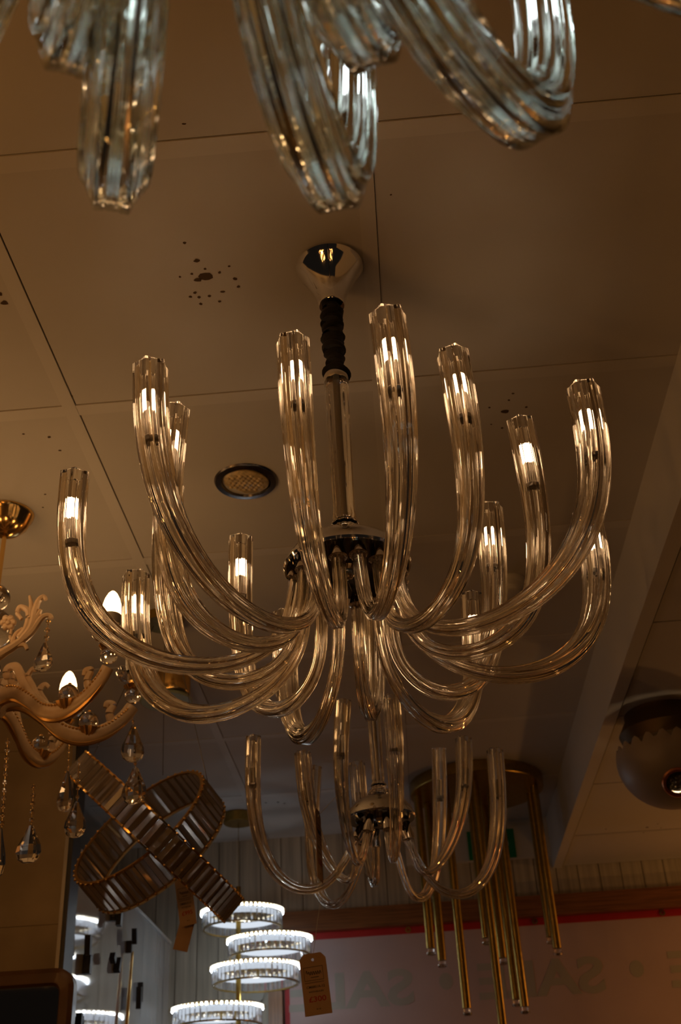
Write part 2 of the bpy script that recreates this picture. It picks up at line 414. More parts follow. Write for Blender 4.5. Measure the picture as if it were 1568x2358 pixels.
# --- the unlit chandelier behind
CRR = Vector((-.05212, 2.64779, .78731+E))
RT = [[3.23818, .00608, .10257], [.37305, -.10431, -.06573], [2.2632, .00995, .09561], [1.09114, .09879, .13623], [4.2538, .02485, -.13432], [4.93586, .00139, .00852], [6.58591, -.0389, -.00232], [2.60038, .00602, -.02424], [1.83221, 0, 0]]
rear = empty('glass_arm_chandelier', CRR, 'unlit clear glass chandelier hanging behind and below the lit one', 'chandelier', 'glass arm chandeliers in a row')
for i in range(9):
    pr, key = (Q1, 'ra') if i < 4 else (Q2, 'rb')
    put_arm(rear, pr, key, .0215, M['glass'], M['bulb'], RT[i][0], (0, RT[i][1], RT[i][2]), lit=False, n=8, sec=90)
c, T = hub_and_rod(rear, .80, .46, 0, 0)
canopy_and_chain(rear, c, T, .46, .70, ZC-CRR.z, .9)

# ------------------------------------------------------------------ gold and cream candle chandelier on the left
HG = Vector((-.95466, 2.37, 1.031+E))
gold = empty('candle_chandelier', HG, 'cream and gold scroll arm chandelier with glowing candle bulbs and crystal drops', 'chandelier')
def rz(ph, r, z, off=0.): return HG + Vector((r*math.cos(ph)-off*math.sin(ph), r*math.sin(ph)+off*math.cos(ph), z))
def crystal_ball(mb, c, r, n=10, m=6): mb.ball(c, r, n, m)
def drop(c, h, w, yaw=0.):
    """Faceted pear-shaped crystal, c its top."""
    mb = MB(); T = Matrix.Translation(c) @ Matrix.Rotation(yaw, 4, 'Z') @ Matrix.Diagonal((1, .55, 1, 1))
    mb.lathe([(1e-6, 0), (w*.10, -h*.04), (w*.27, -h*.30), (w*.45, -h*.55), (w*.5, -h*.72), (w*.40, -h*.90), (w*.22, -h*.98), (1e-6, -h)], 9, T)
    return mb
def beads(a, b, k, r):
    mb = MB(); g = MB()
    for i in range(k):
        crystal_ball(mb, Vector(a).lerp(Vector(b), (i+.5)/k), r, 8, 5)
    g.tube([a, b], .0009, 6)
    return mb, g
ARMP = [(.028, -.002), (.05, .026), (.09, .030), (.14, .000), (.185, -.036), (.235, -.046), (.285, -.030), (.325, .004), (.345, .034)]
def gold_arm(ph, dz=0., lit=True):
    def rz(ph, r, z, off=0.): return HG + Vector((r*math.cos(ph)-off*math.sin(ph), r*math.sin(ph)+off*math.cos(ph), z+dz*r/.345))
    pts = spline([rz(ph, r, z) for r, z in ARMP], 6)
    L = len(pts); rad = [.0215-.005*math.sin(PI*i/(L-1)*.5) + .003*math.exp(-((i/L-.55)/.2)**2) for i in range(L)]
    arm = MB(); arm.tube(pts, rad, 14, flat=.62)
    arm = arm.build('scroll_arm', M['cream'], gold)
    MB().tube([p+Vector((0, 0, -r*.93)) for p, r in zip(pts, rad)], .0065, 8, flat=1.1).build('gilt_edge', M['gilt'], arm)
    for sd_ in (-1, 1):
        cv = MB()
        for q in range(10, L-4): cv.ball(pts[q]+Vector((-math.sin(ph)*sd_*rad[q]*.50, math.cos(ph)*sd_*rad[q]*.50, rad[q]*.62)), .0036, 7, 5)
        cv.build('carved_bead_row', M['gilt'], arm)
    # acanthus scroll rising from the inner bend, and a small one at the tip
    lf = MB()
    lf.tube(spline([rz(ph, .175, -.025), rz(ph, .135, .02), rz(ph, .105, .065), rz(ph, .085, .095), rz(ph, .062, .096), rz(ph, .060, .078), rz(ph, .074, .074)], 6), [.012*(1-.6*i/36)+.003 for i in range(37)], 8, flat=.7)
    lf.build('leaf_scroll', M['cream'], arm); lf = MB()
    lf.tube(spline([rz(ph, .165, -.015), rz(ph, .142, .03), rz(ph, .125, .06), rz(ph, .135, .078), rz(ph, .146, .072)], 6), [.008*(1-.6*i/24)+.002 for i in range(25)], 8, flat=.7)
    for q in range(7): lf.ball(rz(ph, .180-.009*q, -.014+.010*q), .0045, 8, 5)
    lf.build('leaf_scroll', M['cream'], arm); lf = MB()
    lf.tube(spline([rz(ph, .300, -.012), rz(ph, .292, .015), rz(ph, .300, .036), rz(ph, .286, .040), rz(ph, .282, .028)], 6), [.009*(1-.5*i/24)+.002 for i in range(25)], 8, flat=.7)
    lf.build('leaf_scroll', M['cream'], arm)
    sh = MB(); b = rz(ph, .245, -.050)
    sh.lathe([(1e-6, 0), (.010, 0), (.020, .010), (.026, .022), (.022, .022), (1e-6, .012)], 24, Matrix.Translation(b), 12, .10)
    sh.build('shell_cup', M['gilt'], arm)
    cbm = MB(); crystal_ball(cbm, b+Vector((0, 0, .040)), .024, 12, 7); cbm.build('crystal_ball', M['crystal'], arm)
    gc = MB().lathe([(1e-6, 0), (.006, 0), (.004, .006), (1e-6, .008)], 10, Matrix.Translation(b+Vector((0, 0, .062)))); gc.build('ball_cap', M['gilt'], arm)
    # tip: ball, crystal bowl, sleeve and candle bulb
    t = rz(ph, .345, .046)
    bb = MB(); crystal_ball(bb, t+Vector((0, 0, .016)), .020, 12, 7); bb.build('crystal_ball', M['crystal'], arm)
    MB().lathe([(1e-6, .032), (.018, .032), (.024, .040), (.012, .048), (.013, .056), (1e-6, .056)], 20, Matrix.Translation(t)).build('candle_collar', M['gold'], arm)
    MB().lathe([(.010, .052), (.030, .056), (.041, .068), (.044, .080), (.041, .080), (.036, .070), (.012, .060)], 24, Matrix.Translation(t), 12, .05).build('crystal_bowl', M['crystal'], arm)
    MB().lathe([(1e-6, .056), (.013, .056), (.014, .082), (.0215, .092), (.0225, .118), (1e-6, .118)], 24, Matrix.Translation(t)).build('candle_sleeve', M['white'], arm)
    if lit:
        MB().lathe([(1e-6, .118), (.0215, .118), (.0225, .128), (.0215, .143), (.017, .160), (.010, .174), (.004, .180), (1e-6, .181)], 24, Matrix.Translation(t)).build('candle_bulb', M['flame'], arm)
for ph in (-20, 19, 74, 119, 164, 209, 250, 287): gold_arm(math.radians(ph), .016 if ph == 74 else 0.)
col = MB()
col.lathe([(1e-6, -.16), (.012, -.155), (.030, -.13), (.034, -.10), (.020, -.07), (.030, -.05), (.042, -.01), (.042, .03), (.024, .05), (.018, .08), (1e-6, .08)], 28, Matrix.Translation(HG))
col.build('centre_urn', M['gilt'], gold)
cc = MB(); axis_top = Vector((HG.x, HG.y, ZC))
for z, r in ((.11, .032), (.215, .052), (.30, .034)): crystal_ball(cc, HG+Vector((0, 0, z)), r, 14, 9)
cc.build('crystal_column', M['crystal'], gold)
MB().lathe([(1e-6, .08), (.006, .08), (.006, ZC-HG.z-.06), (1e-6, ZC-HG.z-.06)], 10, Matrix.Translation(HG)).build('stem', M['gold'], gold)
MB().lathe([(1e-6, -.070), (.012, -.068), (.034, -.056), (.054, -.036), (.062, -.014), (.066, -.010), (.068, -.001), (1e-6, -.001)], 48, Matrix.Translation(axis_top)).build('canopy', M['gold'], gold)
# upper tier of cream scroll leaves
def gp(u, v, y=2.22): return aty(u, v, y)
ul = MB()
def stroke(pts, r0, r1, y=2.22):
    p = spline([gp(u, v, y) for u, v in pts], 6); L = len(p)
    ul.tube(p, [r0+(r1-r0)*i/(L-1) for i in range(L)], 8, flat=1.0)
stroke([(-30, 1532), (0, 1508), (35, 1486), (70, 1458), (95, 1424), (112, 1417), (120, 1424)], .013, .0045)
stroke([(0, 1512), (30, 1490), (55, 1485), (63, 1496)], .009, .004)
stroke([(50, 1475), (72, 1445), (80, 1410), (88, 1385), (100, 1374), (106, 1381)], .011, .0045)
stroke([(45, 1470), (62, 1445), (66, 1410), (48, 1398), (40, 1412), (50, 1426)], .010, .0045)
stroke([(75, 1435), (88, 1415), (94, 1404)], .008, .004)
stroke([(28, 1482), (36, 1460), (52, 1446)], .006, .003)
stroke([(70, 1425), (72, 1395), (68, 1372)], .008, .003)
stroke([(40, 1482), (24, 1470), (26, 1450)], .005, .003)
for k in range(6):
    a = PI*k/3; q = gp(19+11*math.cos(a), 1434+11*math.sin(a)); ul.ball(q, .0085, 8, 6)
ul.ball(gp(19, 1434, 2.212), .006, 8, 6)
ul.build('leaf_scroll', M['cream'], gold)
# hanging crystals: (top u, v), height px, width px, depth
def pxm(u, v, y): return (aty(u+1, v, y)-aty(u, v, y)).length
for u, v, h, w, y in ((104, 1478, 68, 52, 2.22), (156, 1775, 88, 44, 2.60), (177, 1845, 78, 50, 2.48), (72, 1898, 82, 60, 2.25), (2, 1905, 108, 44, 2.10), (312, 1765, 82, 60, 2.50), (308, 1668, 84, 54, 2.52), (214, 1568, 36, 24, 2.42)):
    k = pxm(u, v, y)
    drop(aty(u, v, y), h*k/.94, w*k, random.uniform(-.5, .5)).build('crystal_drop', M['crystal'], gold, smooth=False)
for (u0, v0), (u1, v1), kk, r, y in (((112, 1424), (106, 1478), 3, .0065, 2.22), ((161, 1672), (157, 1775), 6, .0042, 2.58), ((182, 1748), (178, 1845), 5, .0045, 2.48), ((78, 1805), (72, 1898), 5, .0055, 2.25), ((18, 1700), (4, 1905), 11, .0055, 2.10), ((309, 1740), (312, 1765), 2, .0045, 2.51), ((303, 1645), (307, 1668), 2, .0045, 2.52)):
    b, g = beads(aty(u0, v0, y), aty(u1, v1, y), kk, r)
    o = b.build('bead_string', M['crystal'], gold, smooth=False); g.build('bead_wire', M['gold'], o)

# ------------------------------------------------------------------ crystal band rings
def ring_basis(nrm):
    return frame(Vector((0, 0, 0)), nrm)
def crystal_ring(parent, centre, nrm, R, h, count, cm, lit, thick=.014, led=None):
    """Two metal hoops joined by a band of upright crystal prisms; centre is the middle of the lower hoop."""
    T = frame(centre, nrm); n = 72
    def hoop(z, r0, r1, zh): return [(r0, z-zh), (r1, z-zh), (r1, z+zh), (r0, z+zh)]
    mb = MB(); mb.lathe(hoop(0, R-.004, R+.004, .0025), n, T, close=True); mb.lathe(hoop(h, R-.004, R+.004, .0025), n, T, close=True)
    fr = mb.build('ring_frame', M['gold'] if not lit else M['brass'], parent)
    pr = MB()
    for k in range(count):
        a = 2*PI*k/count; w = PI*R/count*.93
        K = T @ Matrix.Rotation(a, 4, 'Z') @ Matrix.Translation((R, 0, 0))
        t = thick
        vs = [K @ Vector(p) for z in (.003, h-.003) for p in ((-t*.35, -w, z), (t*.25, -w, z), (t*.65, 0, z), (t*.25, w, z), (-t*.35, w, z), (-t*.6, 0, z))]
        pr.add(vs, [(5, 4, 3, 2, 1, 0), (6, 7, 8, 9, 10, 11)] + [(i, (i+1) % 6, 6+(i+1) % 6, 6+i) for i in range(6)])
    pr.build('crystal_band', cm, fr, smooth=False)
    if lit:
        ls = MB()
        for k in range(int(count*1.3)):
            a = 2*PI*k/int(count*1.3); ls.ball(T @ Vector(((R+.010)*math.cos(a), (R+.010)*math.sin(a), h+.001)), random.uniform(.0042, .0062), 8, 5)
        ls.build('led_strip', M['ring'], fr)
        MB().lathe(hoop(h+.0075, R-.006, R+.024, .0012), n, T, close=True).build('led_shield', M['brass'], fr)  # added shield that keeps the LED light off the ceiling
        MB().lathe(hoop(h*.76, R-.0125, R-.0115, h*.20), n, T, close=True).build('led_diffuser', M['ringband'], fr)
    elif led:
        MB().lathe(hoop(-.004, R-.006, R+.006, .0022), n, T, close=True).build('diffuser_strip', M['signwhite'], fr)
    for z in (0, h):
        bd = MB()
        for k in range(count):
            a = 2*PI*(k+.5)/count; bd.ball(T @ Vector(((R+.006)*math.cos(a), (R+.006)*math.sin(a), z)), .0042, 6, 4)
        bd.build('stud_row', M['gold'] if not lit else M['crystal'], fr)
    return fr
# four lit tiers on one brass rod
rodp = aty(549, 2060, 4.98)
rp = empty('ring_pendant', Vector((rodp.x, rodp.y, ZC)), 'four tier pendant of lit white crystal rings on a brass rod', 'pendant light')
for (u, v, hw) in ((558, 2139, 93), (621, 2204, 96), (589, 2268, 101), (501, 2364, 103)):
    yy = 4.98; cpt = aty(u, v, yy); R = hw*pxm(u, v, yy)-.010
    crystal_ring(rp, cpt, (0, 0, 1), R, .062, 44, M['prism'], True)
    d = Vector((rodp.x-cpt.x, 0, 0)); sx = 1 if d.x > 0 else -1
    pr_ = MB(); pr_.box((cpt.x-R, yy-.004, cpt.z+.055), (cpt.x+R, yy+.004, cpt.z+.061)); pr_.build('cross_bar', M['brass'], rp)
MB().tube([Vector((rodp.x, rodp.y, ZC-.02)), Vector((rodp.x, rodp.y, aty(549, 2358, 4.98).z-.05))], .0015, 8).build('hanging_wire', M['brass'], rp)
MB().lathe([(1e-6, aty(549, 2400, 4.98).z), (.011, aty(549, 2400, 4.98).z), (.011, aty(549, 2042, 4.98).z), (1e-6, aty(549, 2042, 4.98).z)], 16, Matrix.Translation((rodp.x, rodp.y, 0))).build('rod', M['brass'], rp)
dk = (rodp.x, rodp.y, ZC)
MB().lathe([(1e-6, -.045), (.066, -.045), (.068, -.043), (.068, -.001), (1e-6, -.001)], 40, Matrix.Translation(dk)).build('canopy', M['brass'], rp)
# unlit pair of interlocked rings
yk = 3.0; kc = aty(360, 1895, yk); k1 = pxm(360, 1895, yk)
kr = empty('interlocked_ring_pendant', Vector((kc.x, kc.y, ZC)), 'unlit pendant of two large interlocked crystal rings tilted below the candle chandelier', 'pendant light')
view = (kc-Vector((0, 0, E))).normalized()
RR = (CR - view*CR.dot(view)).normalized(); UU = RR.cross(view).normalized(); UU = UU if UU.z > 0 else -UU
n1 = (RR*.655+UU*.745 + view*.02).normalized(); h1 = 62*k1
crystal_ring(kr, aty(355, 1925, yk) - n1*h1*.5, n1, 238*k1, h1, 64, M['smoked'], False, .012)
n2 = (RR*-.60+UU*.70 + view*-.33).normalized(); h2 = 82*k1
crystal_ring(kr, aty(345, 1932, yk+.02) - n2*h2*.5, n2, 172*k1, h2, 46, M['smoked'], False, .012, led=True)
wr = MB()
for (u, v) in ((215, 1740), (375, 1785), (478, 1800)):
    q = aty(u, v, yk); wr.tube([q, Vector((kc.x+(q.x-kc.x)*.15, kc.y, ZC-.02))], .0012, 6)
wr.build('hanging_wire', M['darkchrome'], kr)
MB().lathe([(1e-6, -.03), (.06, -.03), (.06, -.001), (1e-6, -.001)], 32, Matrix.Translation((kc.x, kc.y, ZC))).build('canopy', M['brass'], kr)

# ------------------------------------------------------------------ brass tube pendant
yd = 4.72; dc = atz(1098, 1826, ZC-.05); rd = 154*pxm(1098, 1826, dc.y)
tp = empty('tube_pendant', Vector((dc.x, dc.y, ZC)), 'round brass ceiling plate with long thin brass tubes hanging at different heights', 'pendant light')
MB().lathe([(1e-6, -.05), (rd-.003, -.05), (rd, -.047), (rd, -.001), (1e-6, -.001)], 72, Matrix.Translation((dc.x, dc.y, ZC))).build('ceiling_plate', M['brass'], tp)
for u, v, y in ((992, 2184, dc.y-.02), (1018, 2212, dc.y+.10), (1075, 2322, dc.y-.12), (1120, 2160, dc.y+.02), (1164, 2420, dc.y-.15), (1157, 2206, dc.y+.18), (1189, 2302, dc.y+.05), (1208, 2318, dc.y-.06), (1268, 2158, dc.y+.06), (1283, 2184, dc.y-.04)):
    q = aty(u, v, y); r = 10.2*pxm(u, v, y)
    if (q.x-dc.x)**2+(q.y-dc.y)**2 > (rd*.94)**2:
        y = dc.y; q = aty(u, v, y)
    t = MB().lathe([(r*.7, q.z), (r, q.z), (r, ZC-.05), (1e-6, ZC-.05)], 20, Matrix.Translation((q.x, q.y, 0))).build('hanging_tube', M['brass'], tp)
    MB().lathe([(1e-6, q.z-.026), (r*.9, q.z-.026), (r*1.08, q.z-.022), (r*1.08, q.z-.016), (r*.72, q.z-.014), (r*.72, q.z), (1e-6, q.z)], 16, Matrix.Translation((q.x, q.y, 0))).build('glass_tip', M['crystal'], t)

# ------------------------------------------------------------------ other ceiling fittings
g0 = atz(398, 1572, ZC-.03)
gd = empty('drum_ceiling_light', Vector((g0.x, g0.y, ZC)), 'small gold drum ceiling light with a pale green glass plate behind the glass arms', 'ceiling light')
kk = pxm(398, 1572, g0.y)
MB().lathe([(1e-6, -.075), (38*kk, -.075), (40*kk, -.070), (40*kk, -.001), (1e-6, -.001)], 40, Matrix.Translation((g0.x, g0.y, ZC))).build('drum', M['gold'], gd)
g1 = Vector((g0.x-14*kk, g0.y, ZC))
MB().lathe([(1e-6, -.098), (56*kk, -.098), (59*kk, -.094), (56*kk, -.088), (1e-6, -.086)], 48, Matrix.Translation(g1)).build('glass_plate', M['palegreen'], gd)
MB().lathe([(1e-6, -.112), (.010, -.110), (.014, -.102), (.010, -.086), (.010, -.074), (1e-6, -.074)], 20, Matrix.Translation(g0.xy.to_3d()+Vector((0, 0, ZC)))).build('centre_knob', M['gold'], gd)
# recessed downlight
d0 = atz(566, 1108, ZC); kd = pxm(566, 1108, d0.y)
dl = empty('recessed_downlight', Vector((d0.x, d0.y, ZC)), 'round recessed downlight with dark metal rim and dull yellowish honeycomb lens', 'downlight')
Rd = 72*kd
MB().lathe([(Rd*.75, -.001), (Rd*.78, -.007), (Rd*.96, -.005), (Rd, -.0005), (Rd*.98, -.0002), (Rd*.78, -.0002)], 56, Matrix.Translation((d0.x, d0.y, ZC)), close=True).build('bezel', M['darkchrome'], dl)
Tl = Matrix.Translation((d0.x, d0.y, ZC-.0015)) @ Matrix.Rotation(math.radians(5), 4, 'X') @ Matrix.Rotation(math.radians(5), 4, 'Y')
mb = MB(); mb.lathe([(1e-6, -.004), (Rd*.68, -.004), (Rd*.73, -.001), (Rd*.73, .002), (1e-6, .002)], 40, Tl)
for q in range(-3, 4):
    for w in range(-3, 4):
        px, py = (q+.5*(w % 2))*Rd*.17, w*Rd*.148
        if px*px+py*py < (Rd*.60)**2: mb.ball(Tl @ Vector((px, py, -.003)), Rd*.075, 8, 6, .6)
mb.build('lens', M['ledface'], dl)
# round white detector, right of the chandelier
s0 = atz(1172, 1338, ZC); ks = pxm(1172, 1338, s0.y); Rs = 38*ks
sd = tag(MB().lathe([(1e-6, -.046), (Rs*.62, -.046), (Rs*.70, -.042), (Rs*.72, -.030), (Rs*.76, -.026), (Rs*.92, -.022), (Rs, -.014), (Rs, -.0006), (1e-6, -.0006)], 40).build('smoke_detector', M['white']), 'round white smoke detector on the ceiling right of the lit chandelier', 'smoke detector')
sd.location = (s0.x, s0.y, ZC)
# big globe under the lowered ceiling
yg = 3.52; gc_ = aty(1543, 1748, yg); Rg = 124*pxm(1543, 1748, yg)
gl = empty('globe_ceiling_light', Vector((gc_.x, gc_.y, ZL)), 'large dull brown globe light with scalloped upper rim under the lowered ceiling at right', 'ceiling light')
mb = MB(); n = 96; prof = [(math.sin(t)*Rg, -math.cos(t)*Rg*.92) for t in [i*PI*.60/22 for i in range(23)]]
vs = []; fs = []
for sgn in (1.0, .975):
    for i, (r, z) in enumerate(prof):
        for k in range(n):
            a = 2*PI*k/n; zz_ = z
            if i >= 19: zz_ = z - (1-abs(math.sin(a*11)))*.030*((i-18)/4)
            vs.append(Vector((gc_.x+r*sgn*math.cos(a), gc_.y+r*sgn*math.sin(a), gc_.z+zz_*sgn)))
Lp = len(prof)
for s_ in (0, 1):
    o = s_*Lp*n
    for i in range(Lp-1):
        for k in range(n):
            q = (k+1) % n; f = (o+i*n+k, o+i*n+q, o+(i+1)*n+q, o+(i+1)*n+k)
            fs.append(f if s_ == 0 else tuple(reversed(f)))
for k in range(n):
    q = (k+1) % n; fs.append(((Lp-1)*n+k, (Lp-1)*n+q, Lp*n+(Lp-1)*n+q, Lp*n+(Lp-1)*n+k))
mb.add(vs, fs); mb.build('globe_shade', M['dome'], gl)
MB().lathe([(1e-6, gc_.z-ZL+.05), (Rg*.78, gc_.z-ZL+.05), (Rg*.86, gc_.z-ZL+.09), (Rg*.70, -.02), (Rg*.70, -.001), (1e-6, -.001)], 56, Matrix.Translation((gc_.x, gc_.y, ZL))).build('ceiling_plate', M['bronze'], gl)
dl_ = (aty(1562, 1801, yg)-Vector((0, 0, E))).normalized(); ctr = gc_-Vector((0, 0, E))
bq = dl_.dot(ctr); disc = bq*bq-(ctr.length_squared-(Rg*.97)**2); hit = dl_*(bq-math.sqrt(max(disc, 0)))+Vector((0, 0, E))
nn = (hit-gc_).normalized(); Ts = frame(hit, nn)
MB().lathe([(.036, -.004), (.048, -.004), (.050, .003), (.046, .008), (.038, .007), (.036, .002)], 40, Ts, close=True).build('spot_rim', M['copper'], gl)
mb = MB(); mb.lathe([(1e-6, .010), (.012, .009), (.036, .002), (.036, -.006), (1e-6, -.006)], 9, Ts)
for k in range(14): mb.ball(Ts @ Vector((.026*math.cos(k*2.4)*math.sqrt(k/14), .026*math.sin(k*2.4)*math.sqrt(k/14), .008)), .007, 7, 5)
mb.build('spot_lens', M['crystal'], gl, smooth=False)
MB().lathe([(1e-6, -.0075), (.034, -.0075), (.034, -.009), (1e-6, -.009)], 24, Ts).build('spot_lamp', emit('spot_glow', WARM, 6), gl)

# ------------------------------------------------------------------ exit sign
e0 = aty(1074, 1916, YB-.05); e1 = aty(1190, 1974, YB-.05)
ex = empty('exit_sign', Vector(((e0.x+e1.x)/2, YB-.05, (e0.z+e1.z)/2)), 'green emergency exit sign with white running figure high on the back wall', 'sign')
MB().box((e0.x-.01, YB-.048, e1.z-.004), (aty(1238, 1940, YB-.05).x, YB-.03, e0.z+.012)).build('sign_housing', M['white'], ex)
MB().box((e0.x, YB-.054, e1.z), (e1.x, YB-.048, e0.z)).build('sign_panel', M['green'], ex)
mb = MB(); ew = e1.x-e0.x; eh = e0.z-e1.z
def sg(a, b): return Vector((e0.x+ew*a, YB-.0555, e1.z+eh*b))
def strip(a, b, w):
    d = Vector((b[0]-a[0])*ew and ((b[0]-a[0])*ew, 0, (b[1]-a[1])*eh) or (0, 0, (b[1]-a[1])*eh)); p = Vector((-d.z, 0, d.x)).normalized()*w
    A, B = sg(*a), sg(*b); y = Vector((0, .0015, 0))
    mb.add([A-p, B-p, B+p, A+p, A-p+y, B-p+y, B+p+y, A+p+y], [(0, 1, 2, 3), (7, 6, 5, 4), (0, 4, 5, 1), (1, 5, 6, 2), (2, 6, 7, 3), (3, 7, 4, 0)])
mb.ball(sg(.30, .84), eh*.075, 10, 6)
strip((.31, .72), (.34, .45), .010); strip((.33, .68), (.40, .55), .006); strip((.31, .70), (.24, .56), .006)
strip((.34, .46), (.40, .28), .007); strip((.40, .28), (.36, .10), .007); strip((.34, .46), (.28, .30), .007); strip((.28, .30), (.20, .26), .007)
strip((.44, .90), (.44, .08), .005); strip((.60, .5), (.86, .5), .010); strip((.60, .5), (.70, .72), .009); strip((.60, .5), (.70, .28), .009)
mb.build('running_figure', M['signwhite'], ex, smooth=False)

# ------------------------------------------------------------------ sale banner seen from behind
yb = YB-.012; bx0 = aty(656, 2310, yb).x; bz1 = zb+.004; bx1 = 3.3; bz0 = .45+E
bn = tag(MB().box((bx0, yb, bz0), (bx1, yb+.004, bz1), None).build('sale_banner', M['banner'], None, smooth=False, origin=Vector((bx0, yb, bz0))), 'pale vinyl banner with red edge and reversed grey SALE lettering on the back wall', 'banner')
MB().box((bx0, yb-.001, bz1-.035), (bx1, yb, bz1)).build('red_edge', M['bannerred'], bn, smooth=False)
MB().box((bx0, yb-.001, bz0), (bx0+.022, yb, bz1-.035)).build('red_edge', M['bannerred'], bn, smooth=False)
lt = MB(); cw = aty(1246, 2250, yb); zl = (.7874+.9411)/2+E; pitch = (aty(1468, 2241, yb).x-aty(1028, 2270, yb).x)
vs0, fs0 = textmesh('SALE', .205, .006)
wd = max(v.x for v in vs0)-min(v.x for v in vs0); hh = max(v.y for v in vs0)-min(v.y for v in vs0)
sx = (aty(1392, 2240, yb).x-aty(1102, 2260, yb).x)/wd; sz = .156/hh; my = (max(v.y for v in vs0)+min(v.y for v in vs0))/2
for k in (-1, 0, 1, 2):
    lt.add([Vector((cw.x+k*pitch-v.x*sx, yb-.0012, zl+(v.y-my)*sz)) for v in vs0], fs0)
    bc = aty(1468, 2241, yb); x = bc.x+(k-1)*pitch; n = 24
    lt.add([Vector((x+.031*math.cos(2*PI*q/n), yb-.0012, zl+.012+.036*math.sin(2*PI*q/n))) for q in range(n)], [tuple(range(n))])
lt.build('sale_lettering', M['bannerletter'], bn, smooth=False)
for u, v in ((940, 2146), (1232, 2126), (1525, 2103)):
    gx = aty(u, v, yb).x
    MB().lathe([(.006, 0), (.013, 0), (.013, .004), (.006, .004)], 20, frame(Vector((gx, yb-.001, bz1-.018)), (0, -1, 0)), close=True).build('eyelet', M['brass'], bn)

# ------------------------------------------------------------------ price tags
def nearest(root, p):
    best = None
    for o in root.children:
        mw_ = root.matrix_basis @ o.matrix_basis
        for v in o.data.vertices:
            q = mw_ @ v.co; d = (q-p).length
            if best is None or d < best[0]: best = (d, q)
    return best[1]
def price_tag(cx, cy, y, wpx, hpx, tilt, label, price=None, yawd=0., blank=False, string=None, holec=True):
    k = pxm(cx, cy, y); w, h = wpx*k, hpx*k/.93; c = aty(cx, cy, y)
    root = empty('price_tag', c, label, 'price tag', 'cardboard price tags')
    T = Matrix.Translation(c) @ Matrix.Rotation(math.radians(yawd), 4, 'Z') @ Matrix.Rotation(PI/2, 4, 'X') @ Matrix.Rotation(math.radians(tilt), 4, 'Z')
    # card with clipped corners and a punched hole
    out = [(-w/2, -h/2), (w/2, -h/2), (w/2, h/2-w*.20), (w/2-w*.18, h/2), (-w/2+w*.18, h/2), (-w/2, h/2-w*.20)]
    n = 16; hc = (0, h/2-w*.23); hr = w*.055
    circ = [(hc[0]+hr*math.cos(2*PI*q/n), hc[1]+hr*math.sin(2*PI*q/n)) for q in range(n)]
    big = []
    for q in range(n):                      # matching outline points for the hole's ring
        a = 2*PI*q/n; d = (math.cos(a), math.sin(a)); best = 9
        for i in range(6):
            p, r = out[i], out[(i+1) % 6]; e = (r[0]-p[0], r[1]-p[1]); den = d[0]*e[1]-d[1]*e[0]
            if abs(den) < 1e-9: continue
            t = ((p[0]-hc[0])*e[1]-(p[1]-hc[1])*e[0])/den; s_ = ((p[0]-hc[0])*d[1]-(p[1]-hc[1])*d[0])/den
            if t > 0 and -1e-6 <= s_ <= 1+1e-6: best = min(best, t)
        big.append((hc[0]+d[0]*best, hc[1]+d[1]*best))
    pts2 = big+out
    ang = sorted(range(len(pts2)), key=lambda i: math.atan2(pts2[i][1]-hc[1], pts2[i][0]-hc[0]) % (2*PI))
    mb = MB(); th = .0008
    vs = [T @ Vector((p[0], p[1], z)) for z in (0, -th) for p in circ+pts2]
    N = len(circ)+len(pts2); fs = []
    def near(i):
        a = math.atan2(pts2[i][1]-hc[1], pts2[i][0]-hc[0]) % (2*PI); return int(a/(2*PI/n)+1e-4) % n
    for q in range(len(ang)):
        i, j = ang[q], ang[(q+1) % len(ang)]; a, b = near(i), near(j)
        f = (a, n+i, n+j) if a == b else (a, n+i, n+j, b)
        fs.append(f); fs.append(tuple(N+x for x in reversed(f))); fs.append((n+i, N+n+i, N+n+j, n+j))
    for q in range(n): fs.append((q, (q+1) % n, N+(q+1) % n, N+q))
    mb.add(vs, fs); mb.build('card', M['card'], root, smooth=False)
    if not blank:
        ink = MB()
        def rect(x0, y0, x1, y1): ink.add([T @ Vector((x*w, y*h, .0004)) for x, y in ((x0, y0), (x1, y0), (x1, y1), (x0, y1))], [(0, 1, 2, 3)])
        def words_(t, x, y, hgt, wid, mb_):
            vs, fs = textmesh(t, 1.0, .015); x0 = min(v.x for v in vs); x1 = max(v.x for v in vs); y0 = min(v.y for v in vs); y1 = max(v.y for v in vs)
            mb_.add([T @ Vector(((x+((v.x-x0)/(x1-x0)-.5)*wid)*w, (y+((v.y-y0)/(y1-y0)-.5)*hgt)*h, .0004)) for v in vs], fs)
        for r in ((-.38, .28, .34, .272), (-.38, .062, .34, .054), (-.38, .28, -.365, .054), (.325, .28, .34, .054)): rect(*r)
        sc = [T @ Vector(((-.30+.56*t)*w, (.175+.028*math.sin(t*42)+(.03 if t < .16 else 0)*math.sin(t*20))*h, .0006)) for t in [i/70 for i in range(71)]]
        ink.tube(sc, w*.010, 4); rect(-.14, .10, .16, .112); rect(-.38, .018, .34, .026)
        words_('CM8801A-12', .0, -.048, .042, .68, ink); words_('WITHBULBS', .0, -.125, .026, .56, ink); words_('4/18', .02, -.405, .022, .17, ink)
        ink.build('print', M['ink'], root, smooth=False)
        pr = MB(); words_(price, .02, -.245, .088, .64, pr); pr.build('price', M['redink'], root, smooth=False)
    if string:
        hp = T @ Vector((hc[0], hc[1], 0)); MB().tube([hp, string], .0006, 5).build('string', M['white'], root)
    return root
price_tag(726, 2265, 2.72, 62, 124, 5, 'brown card price tag reading £300 beside the lit crystal rings', '£300', string=nearest(rear, aty(722, 2062, 2.79)))
